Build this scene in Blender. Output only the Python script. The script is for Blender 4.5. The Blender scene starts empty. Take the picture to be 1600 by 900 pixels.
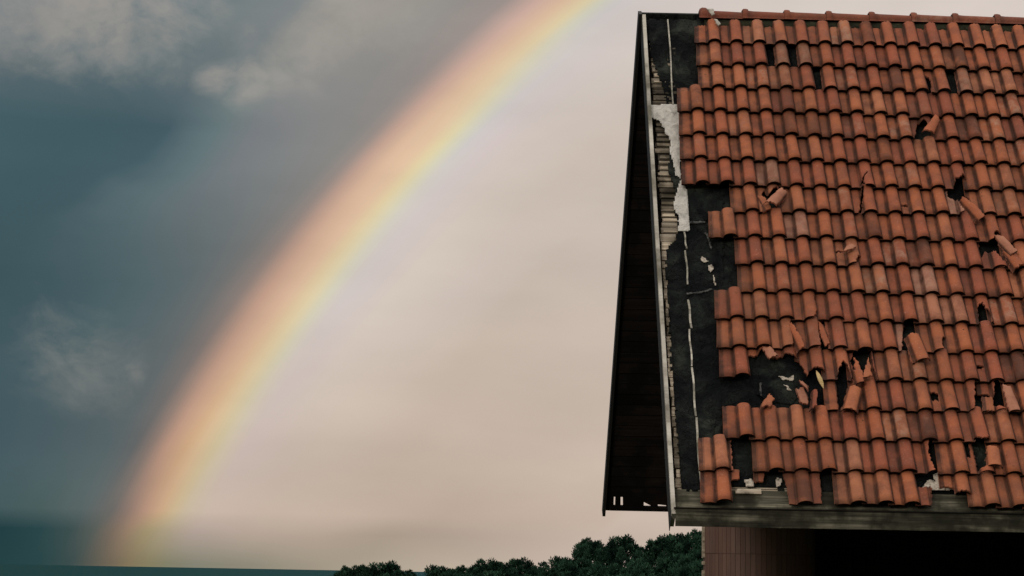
import bpy, bmesh, math, random
from mathutils import Vector, Matrix, noise

random.seed(7)
C = bpy.context.scene.collection
R_ = math.radians

# ---------------------------------------------------------------- camera
FPX = 2900.0                       # focal length in pixels of a 1600 px wide picture
PITCH, ROLL = 0.15199, 0.018175
CAM = Vector((0, 0, 1.7))
_F = Vector((0, math.cos(PITCH), math.sin(PITCH)))
_U = Vector((0, -math.sin(PITCH), math.cos(PITCH)))
_R = Vector((1, 0, 0))
c_, s_ = math.cos(ROLL), math.sin(ROLL)
_R, _U = c_ * _R + s_ * _U, -s_ * _R + c_ * _U
cam_d = bpy.data.cameras.new('camera'); cam = bpy.data.objects.new('camera', cam_d); C.objects.link(cam)
cam_d.sensor_width = 36; cam_d.lens = FPX / 1600 * 36
cam_d.clip_start = 0.1; cam_d.clip_end = 90000
cam.matrix_world = Matrix.Translation(CAM) @ Matrix((_R, _U, -_F)).transposed().to_4x4()
bpy.context.scene.camera = cam

def ray(px, py):
    return (_F + _R * ((px - 800) / FPX) + _U * ((450 - py) / FPX))

# direction opposite the sun: the rainbow is the 42 degree circle round it
ANTI = (_R * .43794 - _U * .41783 + _F * .79601).normalized()
SUN = -ANTI

# ---------------------------------------------------------------- exposure
sc = bpy.context.scene
sc.view_settings.view_transform = 'Standard'; sc.view_settings.look = 'None'
sc.view_settings.exposure = 0.0; sc.view_settings.gamma = 1.0
sc.view_settings.use_curve_mapping = False

def lin(c):
    return tuple(((x / 255) / 12.92 if x / 255 <= .04045 else ((x / 255 + .055) / 1.055) ** 2.4) for x in c) + (1.0,)

# ---------------------------------------------------------------- world
W_ = bpy.data.worlds.new('World'); sc.world = W_; W_.use_nodes = True
nt = W_.node_tree; nt.nodes.clear()
class G:
    """small node-graph helper"""
    def __init__(s, nt): s.nt = nt
    def n(s, t, **k):
        o = s.nt.nodes.new(t)
        for a, b in k.items(): setattr(o, a, b)
        return o
    def set(s, sock, v):
        if isinstance(v, bpy.types.NodeSocket): s.nt.links.new(v, sock)
        else: sock.default_value = v
    def math(s, op, a, b=0.0, c=0.0, clamp=False):
        o = s.n('ShaderNodeMath', operation=op, use_clamp=clamp)
        s.set(o.inputs[0], a); s.set(o.inputs[1], b); s.set(o.inputs[2], c); return o.outputs[0]
    def vm(s, op, a, b=(0, 0, 0)):
        o = s.n('ShaderNodeVectorMath', operation=op); s.set(o.inputs[0], a); s.set(o.inputs[1], b)
        return o.outputs['Value'] if op == 'DOT_PRODUCT' else o.outputs[0]
    def ss(s, v, a, b, lo=0., hi=1., smooth=True):
        o = s.n('ShaderNodeMapRange', interpolation_type='SMOOTHSTEP' if smooth else 'LINEAR')
        s.set(o.inputs[0], v); o.inputs[1].default_value = a; o.inputs[2].default_value = b
        o.inputs[3].default_value = lo; o.inputs[4].default_value = hi; return o.outputs[0]
    def mix(s, f, a, b, mode='MIX'):
        o = s.n('ShaderNodeMix', data_type='RGBA', blend_type=mode)
        s.set(o.inputs[0], f); s.set(o.inputs[6], a); s.set(o.inputs[7], b); return o.outputs[2]
    def ramp(s, f, stops, interp='LINEAR'):
        o = s.n('ShaderNodeValToRGB'); cr = o.color_ramp; cr.interpolation = interp
        while len(cr.elements) > 1: cr.elements.remove(cr.elements[-1])
        cr.elements[0].position = stops[0][0]; cr.elements[0].color = stops[0][1]
        for p, c in stops[1:]:
            e = cr.elements.new(p); e.color = c
        s.set(o.inputs[0], f); return o.outputs[0]
    def noise(s, vec, scale, detail=4, rough=.55, dist=0., w=None):
        o = s.n('ShaderNodeTexNoise'); 
        if vec is not None: s.set(o.inputs['Vector'], vec)
        o.inputs['Scale'].default_value = scale; o.inputs['Detail'].default_value = detail
        o.inputs['Roughness'].default_value = rough; o.inputs['Distortion'].default_value = dist
        return o.outputs[0]
    def mapping(s, vec, scale=(1, 1, 1), rot=(0, 0, 0), loc=(0, 0, 0)):
        o = s.n('ShaderNodeMapping'); s.set(o.inputs[0], vec)
        o.inputs['Scale'].default_value = scale; o.inputs['Rotation'].default_value = rot
        o.inputs['Location'].default_value = loc; return o.outputs[0]
g = G(nt)
tc = g.n('ShaderNodeTexCoord').outputs['Generated']
vn = g.vm('NORMALIZE', tc)
dot = g.vm('DOT_PRODUCT', vn, tuple(ANTI))
ang = g.math('MULTIPLY', g.math('ARCCOSINE', dot), 180 / math.pi)       # angle from the antisolar point
sep = g.n('ShaderNodeSeparateXYZ'); g.set(sep.inputs[0], vn)
elev = g.math('MULTIPLY', g.math('ARCSINE', sep.outputs[2]), 180 / math.pi)
# slow wobble so that the cloud edges are not perfect arcs
wob = g.math('SUBTRACT', g.noise(g.mapping(vn, (1, 1, 2)), 9, 3, .5), .5)
outside = g.ss(ang, 45.0, 49.0)
ang_w = g.math('ADD', ang, g.math('MULTIPLY', g.math('MULTIPLY', wob, 4.0), outside))
fac = g.math('DIVIDE', g.math('SUBTRACT', ang_w, 30.0), 26.0, clamp=True)   # 30 to 56 degrees
levels = [
 (10, [(0,(100,116,124)),(60,(95,112,122)),(130,(112,122,126)),(230,(112,124,128)),(300,(105,120,125)),(360,(118,128,130)),(460,(128,133,134)),(510,(146,144,139)),(600,(153,149,142)),(700,(146,142,138)),(780,(155,143,138)),(830,(200,168,155)),(870,(214,182,154)),(905,(216,200,162)),(930,(202,200,182)),(955,(200,194,191)),(1000,(204,194,189)),(1200,(209,198,190)),(1600,(216,204,196))]),
 (205, [(0,(67,92,100)),(100,(66,90,98)),(220,(70,92,101)),(330,(100,118,121)),(400,(120,124,128)),(480,(129,130,130)),(560,(134,132,129)),(590,(150,138,132)),(615,(190,158,142)),(650,(217,184,156)),(685,(222,192,160)),(710,(220,207,165)),(730,(208,205,183)),(750,(203,197,194)),(790,(206,193,190)),(840,(204,192,183)),(960,(199,185,174)),(1300,(203,190,180))]),
 (450, [(0,(62,86,92)),(80,(66,89,96)),(200,(80,100,104)),(280,(93,106,110)),(340,(112,114,113)),(385,(142,128,121)),(420,(195,158,138)),(460,(219,184,156)),(480,(222,197,161)),(500,(224,209,171)),(520,(214,209,187)),(545,(210,200,196)),(590,(211,199,193)),(620,(214,201,189)),(720,(205,191,181)),(820,(197,183,170)),(960,(200,185,173)),(1300,(203,188,176))]),
 (700, [(0,(68,90,97)),(120,(82,97,101)),(170,(88,101,104)),(210,(101,103,103)),(235,(138,121,112)),(260,(187,149,128)),(290,(206,168,132)),(310,(212,182,146)),(335,(204,188,153)),(350,(204,190,166)),(380,(200,183,175)),(500,(200,184,169)),(640,(194,176,161)),(960,(200,183,168)),(1300,(203,186,172))]),
 (800, [(0,(68,90,92)),(60,(75,94,94)),(130,(90,102,102)),(175,(108,105,101)),(200,(140,119,108)),(225,(176,141,121)),(250,(197,163,130)),(270,(197,175,140)),(290,(195,179,156)),(330,(197,178,165)),(500,(194,175,159)),(700,(190,170,154)),(960,(196,177,162)),(1300,(200,182,168))]),
 (832, [(0,(35,62,66)),(60,(42,70,73)),(110,(62,80,80)),(145,(88,94,89)),(175,(122,108,95)),(200,(150,127,105)),(230,(159,145,111)),(255,(165,152,126)),(300,(172,156,146)),(400,(179,162,148)),(500,(176,158,143)),(600,(166,151,135)),(750,(182,165,151)),(960,(196,178,164)),(1300,(200,182,168))]),
 (882, [(0,(36,64,67)),(60,(42,70,72)),(110,(60,78,77)),(140,(88,90,82)),(170,(112,102,86)),(200,(132,118,92)),(230,(136,128,98)),(260,(132,130,106)),(300,(134,132,116)),(400,(142,136,120)),(500,(158,147,130)),(700,(186,171,153)),(960,(196,178,164)),(1300,(200,182,168))]),
]
prev = None
for py, st in reversed(levels):
    stops = []
    for x, col in st:
        d = ray(x, py).normalized()
        stops.append((max(0, min(1, (math.degrees(math.acos(d.dot(ANTI))) - 30) / 26)), lin(col)))
    stops.sort()
    e_here = math.degrees(math.asin(ray(350, py).normalized().z))
    colr = g.ramp(fac, stops)
    if prev is None: prev = colr
    else:
        prev = g.mix(g.ss(elev, e_prev, e_here, smooth=False), prev, colr)
    e_prev = e_here
sky_col = prev
# the half of the sky behind the camera, towards the sun
outer = g.ramp(g.math('DIVIDE', ang, 180.0), [(0, (.45, .40, .36, 1)), (62 / 180, (.10, .12, .14, 1)), (95 / 180, (.34, .35, .37, 1)), (140 / 180, (.50, .47, .44, 1)), (1.0, (.66, .60, .53, 1))])
oscale = g.n('ShaderNodeVectorMath', operation='SCALE'); g.set(oscale.inputs[0], outer); g.set(oscale.inputs['Scale'], g.ss(elev, 2, 26, .30, 1.15))
sky_col = g.mix(g.ss(ang, 56, 72), sky_col, oscale.outputs[0])
# lighter ragged clouds in the dark part of the sky, each a patch round a direction
warp = g.n('ShaderNodeTexNoise'); g.set(warp.inputs['Vector'], vn); warp.inputs['Scale'].default_value = 14; warp.inputs['Detail'].default_value = 4
wv = g.n('ShaderNodeVectorMath', operation='MULTIPLY_ADD'); g.set(wv.inputs[0], warp.outputs['Color']); wv.inputs[1].default_value = (.03, .03, .03); g.set(wv.inputs[2], vn)
wvn = g.vm('NORMALIZE', g.vm('SUBTRACT', wv.outputs[0], (.015, .015, .015)))
nz = g.noise(g.mapping(wvn, (1, 1, 1.6), rot=(0, R_(25), 0)), 17, 12, .6, .2)
nz2 = g.noise(g.mapping(wvn, (1, 1, 1.3), rot=(0, R_(30), 0), loc=(3, 1, 2)), 48, 8, .62, .2)
patches = [(20, 10, 2.6, .85), (110, 5, 3.0, 1.0), (180, 30, 2.6, 1.0), (250, 20, 2.6, .9), (300, 0, 2.2, .8), (60, 60, 1.6, .55),
           (348, 120, 1.0, .95), (385, 125, 1.2, 1.0), (420, 105, 1.3, .85), (380, 60, 1.5, .5), (465, 90, 1.6, .8), (500, 55, 1.8, .95), (530, 15, 2.0, 1.0), (600, 20, 2.6, .7),
           (207, 573, .7, .5), (175, 582, 1.1, .4), (120, 550, 2.6, .45)]
m = None
for px, py, rad, amt in patches:
    D = ray(px, py).normalized()
    a_ = g.math('MULTIPLY', g.math('ARCCOSINE', g.math('MINIMUM', g.vm('DOT_PRODUCT', wvn, tuple(D)), 0.9999999)), 180 / math.pi)
    v = g.math('MULTIPLY', g.ss(a_, rad * 1.25, rad * .1), amt)
    m = v if m is None else g.math('MAXIMUM', m, v)
nmix = g.math('ADD', g.math('MULTIPLY', nz, .6), g.math('MULTIPLY', nz2, .4))
cl = g.math('MULTIPLY', g.math('MULTIPLY', g.ss(g.math('ADD', nmix, g.math('MULTIPLY', m, .22)), .50, .80), .85), m, clamp=True)
sky_col = g.mix(cl, sky_col, lin((160, 155, 149)))
soft = g.noise(g.mapping(vn, (1, 1, 3)), 7, 5, .5)
sky_col = g.mix(.5, sky_col, g.ramp(soft, [(.3, (.44, .445, .45, 1)), (.7, (.56, .555, .55, 1))]), 'LINEAR_LIGHT') if False else sky_col
vmul = g.ss(soft, .3, .7, .93, 1.07, False)
sc_ = g.n('ShaderNodeVectorMath', operation='SCALE'); g.set(sc_.inputs[0], sky_col); g.set(sc_.inputs['Scale'], vmul)
sky_col = sc_.outputs[0]
# overhead the cloud deck is thin and bright
sky_col = g.mix(g.ss(elev, 24, 60), sky_col, (1.35, 1.30, 1.24, 1))
# below the horizon
sky_col = g.mix(g.ss(elev, -.4, -3.0), sky_col, (.02, .035, .035, 1))
nish = g.n('ShaderNodeTexSky', sky_type='NISHITA'); nish.sun_disc = False
nish.sun_elevation = math.asin(SUN.z); nish.sun_rotation = math.atan2(SUN.x, SUN.y)
bgA = g.n('ShaderNodeBackground'); g.set(bgA.inputs[0], nish.outputs[0]); bgA.inputs[1].default_value = .1
bgB = g.n('ShaderNodeBackground'); g.set(bgB.inputs[0], sky_col); bgB.inputs[1].default_value = 1.0
mx = g.n('ShaderNodeMixShader'); g.set(mx.inputs[0], g.ss(elev, 20, 55, 1.0, .85))
nt.links.new(bgA.outputs[0], mx.inputs[1]); nt.links.new(bgB.outputs[0], mx.inputs[2])
wo = g.n('ShaderNodeOutputWorld'); nt.links.new(mx.outputs[0], wo.inputs[0])

# ---------------------------------------------------------------- sun
sd = bpy.data.lights.new('sun', 'SUN'); so = bpy.data.objects.new('sun', sd); C.objects.link(so)
sd.energy = 0.75; sd.angle = R_(14); sd.color = (1, .93, .84)
so.rotation_euler = SUN.to_track_quat('Z', 'Y').to_euler(); so.location = (-20, -20, 30)

# ---------------------------------------------------------------- materials
MATS = {}
def mat(name, fn, rough=.85, spec=.3):
    m = bpy.data.materials.new(name); m.use_nodes = True
    t = m.node_tree; b = t.nodes['Principled BSDF']; gg = G(t)
    b.inputs['Roughness'].default_value = rough
    b.inputs['Specular IOR Level'].default_value = spec
    fn(gg, b); MATS[name] = m; return m
def bump(gg, b, h, strength=.4, dist=.01):
    o = gg.n('ShaderNodeBump'); o.inputs['Strength'].default_value = strength; o.inputs['Distance'].default_value = dist
    gg.set(o.inputs['Height'], h); gg.set(b.inputs['Normal'], o.outputs[0])
def OC(gg): return gg.n('ShaderNodeTexCoord').outputs['Object']
def attr(gg, name):
    o = gg.n('ShaderNodeAttribute'); o.attribute_name = name; return o.outputs['Color']

def f_terra(gg, b):
    tint = attr(gg, 'tint'); sp = gg.n('ShaderNodeSeparateColor'); gg.set(sp.inputs[0], tint)
    oc = OC(gg)
    base = gg.ramp(sp.outputs[0], [(0, (.26, .072, .042, 1)), (.3, (.36, .099, .048, 1)), (.6, (.43, .130, .054, 1)), (.85, (.46, .170, .084, 1)), (1, (.44, .20, .130, 1))])
    n1 = gg.noise(oc, 7, 5, .6); n2 = gg.noise(oc, 60, 4, .65); n3 = gg.noise(oc, 2.2, 3, .5)
    base = gg.mix(gg.ss(n1, .40, .66, 0, .6), base, (.20, .068, .042, 1))
    base = gg.mix(gg.ss(n2, .56, .72, 0, .45), base, (.62, .30, .19, 1))
    # pale lichen / bleached faces on some tiles
    lich = gg.math('MULTIPLY', gg.ss(sp.outputs[1], .80, 1.0), gg.ss(gg.noise(oc, 13, 6, .7), .42, .68))
    base = gg.mix(gg.math('MULTIPLY', lich, .6), base, (.44, .27, .19, 1))
    # dark specks of moss
    sp2 = gg.ss(gg.noise(oc, 34, 3, .5), .66, .74)
    base = gg.mix(gg.math('MULTIPLY', sp2, gg.ss(n3, .45, .65)), base, (.05, .035, .02, 1))
    # grime in the pans, and shade painted into the creases beside the rolls
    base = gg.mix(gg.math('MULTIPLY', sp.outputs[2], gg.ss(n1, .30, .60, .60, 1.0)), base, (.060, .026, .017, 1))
    soot = gg.math('MULTIPLY', gg.ss(gg.noise(gg.mapping(oc, (1, .6, .6)), 1.1, 6, .65, .5), .48, .72), gg.ss(n2, .3, .6, .35, .8))
    base = gg.mix(gg.math('MULTIPLY', soot, .7), base, (.15, .062, .032, 1))
    gg.set(b.inputs['Base Color'], base)
    bump(gg, b, gg.math('ADD', n2, gg.math('MULTIPLY', n1, .6)), .35, .006)
mat('terracotta', f_terra, .78, .25)
mat('tile_gap_shade', lambda gg, b: gg.set(b.inputs['Base Color'], gg.ramp(gg.noise(OC(gg), 14, 4), [(.35, (.010, .006, .005, 1)), (.7, (.028, .013, .009, 1))])), .95, .1)  # near-black tile ends and undersides: shade of the gaps painted in as colour
mat('fresh_break', lambda gg, b: gg.set(b.inputs['Base Color'], gg.ramp(gg.noise(OC(gg), 30, 4), [(.35, (.36, .12, .07, 1)), (.7, (.55, .26, .18, 1))])), .9, .2)
def f_felt(gg, b):
    oc = OC(gg); n1 = gg.noise(oc, 3.2, 6, .6, .6); n2 = gg.noise(oc, 26, 5, .6)
    col = gg.ramp(n1, [(.3, (.002, .0025, .003, 1)), (.46, (.004, .005, .0055, 1)), (.58, (.013, .016, .014, 1)), (.70, (.040, .044, .035, 1))])
    col = gg.mix(gg.ss(n2, .6, .78, 0, .35), col, (.05, .055, .045, 1))
    n3 = gg.noise(gg.mapping(oc, (1, 1, .6)), 7, 4, .55, 1.2)
    wr = gg.ss(gg.math('ABSOLUTE', gg.math('SUBTRACT', n3, .5)), .022, .0)
    col = gg.mix(gg.math('MULTIPLY', wr, gg.ss(n1, .45, .7, .05, .7)), col, (.060, .064, .056, 1))  # wrinkle relief put into the colour: ridges painted paler, as if lit
    gg.set(b.inputs['Base Color'], col)
    bump(gg, b, gg.math('ADD', gg.math('ADD', n1, gg.math('MULTIPLY', n2, .35)), gg.math('MULTIPLY', wr, .3)), 1.0, .06)
mat('bitumen_felt', f_felt, .9, .12)
def wood(name, a, c, d, sc=(1.2, 30, 30), green=.0, rough=.9):
    def f(gg, b):
        oc = OC(gg); mp = gg.mapping(oc, sc)
        n1 = gg.noise(mp, 1, 6, .65, .4); n2 = gg.noise(oc, 2.5, 5, .6); n3 = gg.noise(gg.mapping(oc, (sc[0]*3, sc[1]*3, sc[2]*3)), 1, 3, .6)
        tint = attr(gg, 'tint'); sp = gg.n('ShaderNodeSeparateColor'); gg.set(sp.inputs[0], tint)
        col = gg.ramp(n1, [(.3, a), (.5, c), (.72, d)])
        col = gg.mix(gg.ss(n2, .42, .62, 0, .88), col, (a[0]*.5, a[1]*.52, a[2]*.46, 1))
        if green: col = gg.mix(gg.ss(gg.noise(oc, 4, 5), .45, .65, 0, green), col, (.026, .025, .016, 1))
        v = gg.n('ShaderNodeVectorMath', operation='SCALE'); gg.set(v.inputs[0], col)
        gg.set(v.inputs['Scale'], gg.math('ADD', gg.math('MULTIPLY', sp.outputs[0], .9), .45))
        gg.set(b.inputs['Base Color'], v.outputs[0])
        bump(gg, b, gg.math('ADD', n1, gg.math('MULTIPLY', n3, .5)), .6, .008)
    mat(name, f, rough, .15)
wood('weathered_boards', (.08, .062, .045, 1), (.32, .26, .19, 1), (.60, .52, .41, 1))
wood('mossy_wood', (.022, .020, .014, 1), (.08, .074, .052, 1), (.27, .245, .175, 1), (.9, 26, 26), .9)
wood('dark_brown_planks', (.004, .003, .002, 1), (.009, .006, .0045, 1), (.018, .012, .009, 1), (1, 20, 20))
wood('grey_paint_wood', (.34, .30, .25, 1), (.60, .55, .47, 1), (.78, .73, .65, 1), (1, 8, 1))
wood('fresh_wood', (.45, .30, .13, 1), (.66, .47, .22, 1), (.78, .62, .36, 1))
wood('pale_batten', (.42, .38, .31, 1), (.60, .55, .47, 1), (.75, .70, .62, 1))
def f_flash(gg, b):
    oc = OC(gg); n = gg.noise(oc, 9, 5, .6, .4); n2 = gg.noise(oc, 40, 3)
    col = gg.ramp(n, [(.3, (.34, .32, .29, 1)), (.5, (.56, .525, .47, 1)), (.7, (.70, .655, .59, 1))])
    col = gg.mix(gg.ss(n2, .66, .76), col, (.12, .11, .1, 1))
    gg.set(b.inputs['Base Color'], col); bump(gg, b, n, 1.0, .05)
mat('pale_membrane', f_flash, .7, .3)
def f_wall(gg, b):
    tint = attr(gg, 'tint'); sp = gg.n('ShaderNodeSeparateColor'); gg.set(sp.inputs[0], tint)
    oc = OC(gg)
    col = gg.ramp(sp.outputs[0], [(0, (.115, .058, .042, 1)), (.5, (.15, .080, .058, 1)), (1, (.19, .108, .080, 1))])
    col = gg.mix(gg.ss(gg.noise(gg.mapping(oc, (9, 9, 1.2)), 1.5, 5), .45, .7, 0, .6), col, (.10, .065, .05, 1))
    gg.set(b.inputs['Base Color'], col)
mat('wall_strip_tile', f_wall, .6, .35)
mat('felt_edge', lambda gg, b: gg.set(b.inputs['Base Color'], gg.ramp(gg.noise(OC(gg), 25, 4), [(.4, (.02, .021, .02, 1)), (.65, (.13, .125, .115, 1))])), .9, .1)
mat('cream_lining', lambda gg, b: gg.set(b.inputs['Base Color'], gg.ramp(gg.noise(OC(gg), 35, 6, .7), [(.35, (.16, .13, .10, 1)), (.5, (.50, .43, .35, 1)), (.7, (.68, .60, .50, 1))])), .9, .1)
mat('dark_metal', lambda gg, b: gg.set(b.inputs['Base Color'], (.012, .011, .010, 1)), .6, .3)
mat('mortar', lambda gg, b: gg.set(b.inputs['Base Color'], gg.ramp(gg.noise(OC(gg), 30, 5), [(.35, (.34, .30, .25, 1)), (.7, (.62, .57, .5, 1))])), .95, .1)
mat('moss_mortar', lambda gg, b: gg.set(b.inputs['Base Color'], gg.ramp(gg.noise(OC(gg), 12, 6, .7), [(.35, (.012, .012, .008, 1)), (.6, (.035, .035, .02, 1)), (.8, (.10, .08, .05, 1))])), .95, .1)
def f_leaf(gg, b):
    tint = attr(gg, 'tint'); sp = gg.n('ShaderNodeSeparateColor'); gg.set(sp.inputs[0], tint)
    col = gg.ramp(sp.outputs[0], [(0, (.004, .013, .008, 1)), (.5, (.011, .036, .021, 1)), (1, (.036, .088, .050, 1))])
    gg.set(b.inputs['Base Color'], col)
mat('pine_needles', f_leaf, .8, .1)
mat('bark', lambda gg, b: gg.set(b.inputs['Base Color'], gg.ramp(gg.noise(OC(gg), 9, 5), [(.3, (.03, .02, .015, 1)), (.7, (.09, .06, .045, 1))])), .95, .1)
def f_ground(gg, b):
    oc = OC(gg); n = gg.noise(oc, .35, 8, .6)
    gg.set(b.inputs['Base Color'], gg.ramp(n, [(.35, (.02, .035, .015, 1)), (.55, (.045, .055, .025, 1)), (.7, (.09, .075, .045, 1))]))
    bump(gg, b, gg.noise(oc, 3, 6), .5, .1)
mat('scrub_ground', f_ground, .95, .1)
def f_sea(gg, b):
    oc = OC(gg)
    gg.set(b.inputs['Base Color'], (.013, .052, .055, 1))
    bump(gg, b, gg.noise(gg.mapping(oc, (1, .35, 1)), .02, 6, .6), .05, .3)
mat('sea_water', f_sea, .95, .02)

# ---------------------------------------------------------------- object helpers
ROOT_LOC = None
def tagit(o, label=None, cat=None, group=None, kind=None):
    if label: o['label'] = label
    if cat: o['category'] = cat
    if group: o['group'] = group
    if kind: o['kind'] = kind
    return o
def empty(name, loc):
    o = bpy.data.objects.new(name, None); C.objects.link(o); o.location = loc; o.empty_display_size = .3; return o
class MB:
    """collects faces in world coordinates; .build() links them as one mesh object"""
    def __init__(s): s.v = []; s.f = []; s.mi = []; s.sm = []; s.t = []
    def face(s, idx, mi=0, smooth=False, tint=(.5, .5, 0)):
        s.f.append(idx); s.mi.append(mi); s.sm.append(smooth); s.t.append(tint)
    def hexa(s, p, mi=0, tint=(.5, .5, 0)):
        """8 corners: 0-3 bottom ring, 4-7 top ring"""
        k = len(s.v); s.v += [Vector(q) for q in p]
        for q in ((0, 3, 2, 1), (4, 5, 6, 7), (0, 1, 5, 4), (1, 2, 6, 5), (2, 3, 7, 6), (3, 0, 4, 7)):
            s.face([k + i for i in q], mi, False, tint)
    def build(s, name, mats, parent=None, origin=None):
        me = bpy.data.meshes.new(name)
        o0 = Vector(origin) if origin is not None else (parent_world(parent) if parent else Vector((0, 0, 0)))
        me.from_pydata([tuple(Vector(v) - o0) for v in s.v], [], s.f)
        for m in mats: me.materials.append(MATS[m])
        me.polygons.foreach_set('material_index', s.mi)
        me.polygons.foreach_set('use_smooth', s.sm)
        ca = me.color_attributes.new('tint', 'FLOAT_COLOR', 'CORNER')
        arr = []
        for f, t in zip(s.f, s.t):
            arr += [t[0], t[1], t[2], 1.0] * len(f)
        ca.data.foreach_set('color', arr)
        me.validate(); me.update()
        o = bpy.data.objects.new(name, me); C.objects.link(o)
        if parent: o.parent = parent
        else: o.location = o0
        return o
def parent_world(p):
    l = Vector((0, 0, 0))
    while p is not None: l += Vector(p.location); p = p.parent
    return l

# ---------------------------------------------------------------- setting: ground and sea
SEA_Z = -25.0
def ss(a, b, x):
    t = max(0, min(1, (x - a) / (b - a))); return t * t * (3 - 2 * t)
def terr(x, y):
    r = math.hypot(x, y - 12)
    z = -2.4 * ss(28, 85, r) - 32 * ss(190, 800, r)
    z += .8 * ss(2, 30, x) * ss(60, 110, r) * (1 - ss(190, 400, r))
    z += .25 * noise.noise(Vector((x * .05, y * .05, 0))) * ss(15, 50, r)
    return z
mb = MB(); rings = [0, 6, 12, 18, 24, 30, 38, 46, 56, 68, 82, 98, 116, 136, 160, 190, 230, 290, 370, 480, 620, 800, 1100, 1800, 3000]
NS = 96; mb.v.append(Vector((0, 12, 0)))
for r in rings[1:]:
    for k in range(NS):
        a = 2 * math.pi * k / NS; x, y = r * math.cos(a), 12 + r * math.sin(a); mb.v.append(Vector((x, y, terr(x, y))))
for k in range(NS): mb.face([0, 1 + k, 1 + (k + 1) % NS], 0, True)
for j in range(len(rings) - 2):
    for k in range(NS):
        a = 1 + j * NS + k; b2 = 1 + j * NS + (k + 1) % NS; mb.face([a, a + NS, b2 + NS, b2], 0, True)
tagit(mb.build('ground', ['scrub_ground']), kind='structure')
mb = MB(); rs = [400, 2000, 8000, 20000, 45000]; NS = 128
for r in rs:
    for k in range(NS):
        a = 2 * math.pi * k / NS; mb.v.append(Vector((r * math.cos(a), r * math.sin(a), SEA_Z)))
for j in range(len(rs) - 1):
    for k in range(NS):
        a = j * NS + k; b2 = j * NS + (k + 1) % NS; mb.face([a, a + NS, b2 + NS, b2], 0, True)
tagit(mb.build('sea', ['sea_water']), kind='structure')

# ---------------------------------------------------------------- the roof plane
PSI, TH = 0.0064547, 1.0583524
P0 = Vector((3.3735, 14.5343, 0.59798)) + CAM
WT, LT = 0.21, 0.29954            # tile width, visible length of a course
ud = Vector((math.cos(PSI), math.sin(PSI), 0)); bd = Vector((-math.sin(PSI), math.cos(PSI), 0)); zd = Vector((0, 0, 1))
sd_ = math.cos(TH) * bd + math.sin(TH) * zd
nd = (-math.sin(TH) * bd + math.cos(TH) * zd)
def S(u, v, h): return P0 + ud * u + sd_ * v + nd * h
def at(px, py, h):
    d = ray(px, py); Q = P0 + nd * h; t = (Q - CAM).dot(nd) / d.dot(nd); X = CAM + d * t - P0
    return X.dot(ud), X.dot(sd_)
HF = -.142
DZ = -.037                        # boards and strips lie this much lower than first measured                        # height of the felt under the tile crests
U_R = 3.1                         # right end of the roof, well outside the picture
V_RIDGE = 5.47

house = empty('house', (P0.x + .5, P0.y + 2.6, 0))
tagit(house, 'steep old house with broken red clay tiles and a round wall under its eave', 'house')

# ---- tiles
def prof(a):
    """height of the tile's top face over the pan, a in tile widths from the crest"""
    q = 1 - abs(a / .285) ** 2.1
    r = .054 * q ** .55 if q > 0 else 0.0
    if a > 0: r = max(r, .008)
    p = -.012 if a < -.29 else 0
    if -.74 < a < -.29: p = -.012 * (1 - math.cos((a + .515) / .225 * math.pi / 2) ** .8)
    if a < -.80: p += (-.80 - a) * .12
    return r + p - .052
def ss_(a, b, x):
    t = max(0, min(1, (x - a) / (b - a))); return t * t * (3 - 2 * t)
def inpoly(x, y, P):
    c = False; j = len(P) - 1
    for i in range(len(P)):
        if (P[i][1] > y) != (P[j][1] > y) and x < (P[j][0] - P[i][0]) * (y - P[i][1]) / (P[j][1] - P[i][1]) + P[i][0]: c = not c
        j = i
    return c
TT, GAP = .017, .028
AS = [-.86, -.80, -.74, -.70, -.64, -.56, -.48, -.40, -.345, -.31, -.291, -.282, -.265, -.235, -.19, -.13, -.06, .02, .09, .15, .20, .24, .268, .284, .293, .30]
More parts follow.
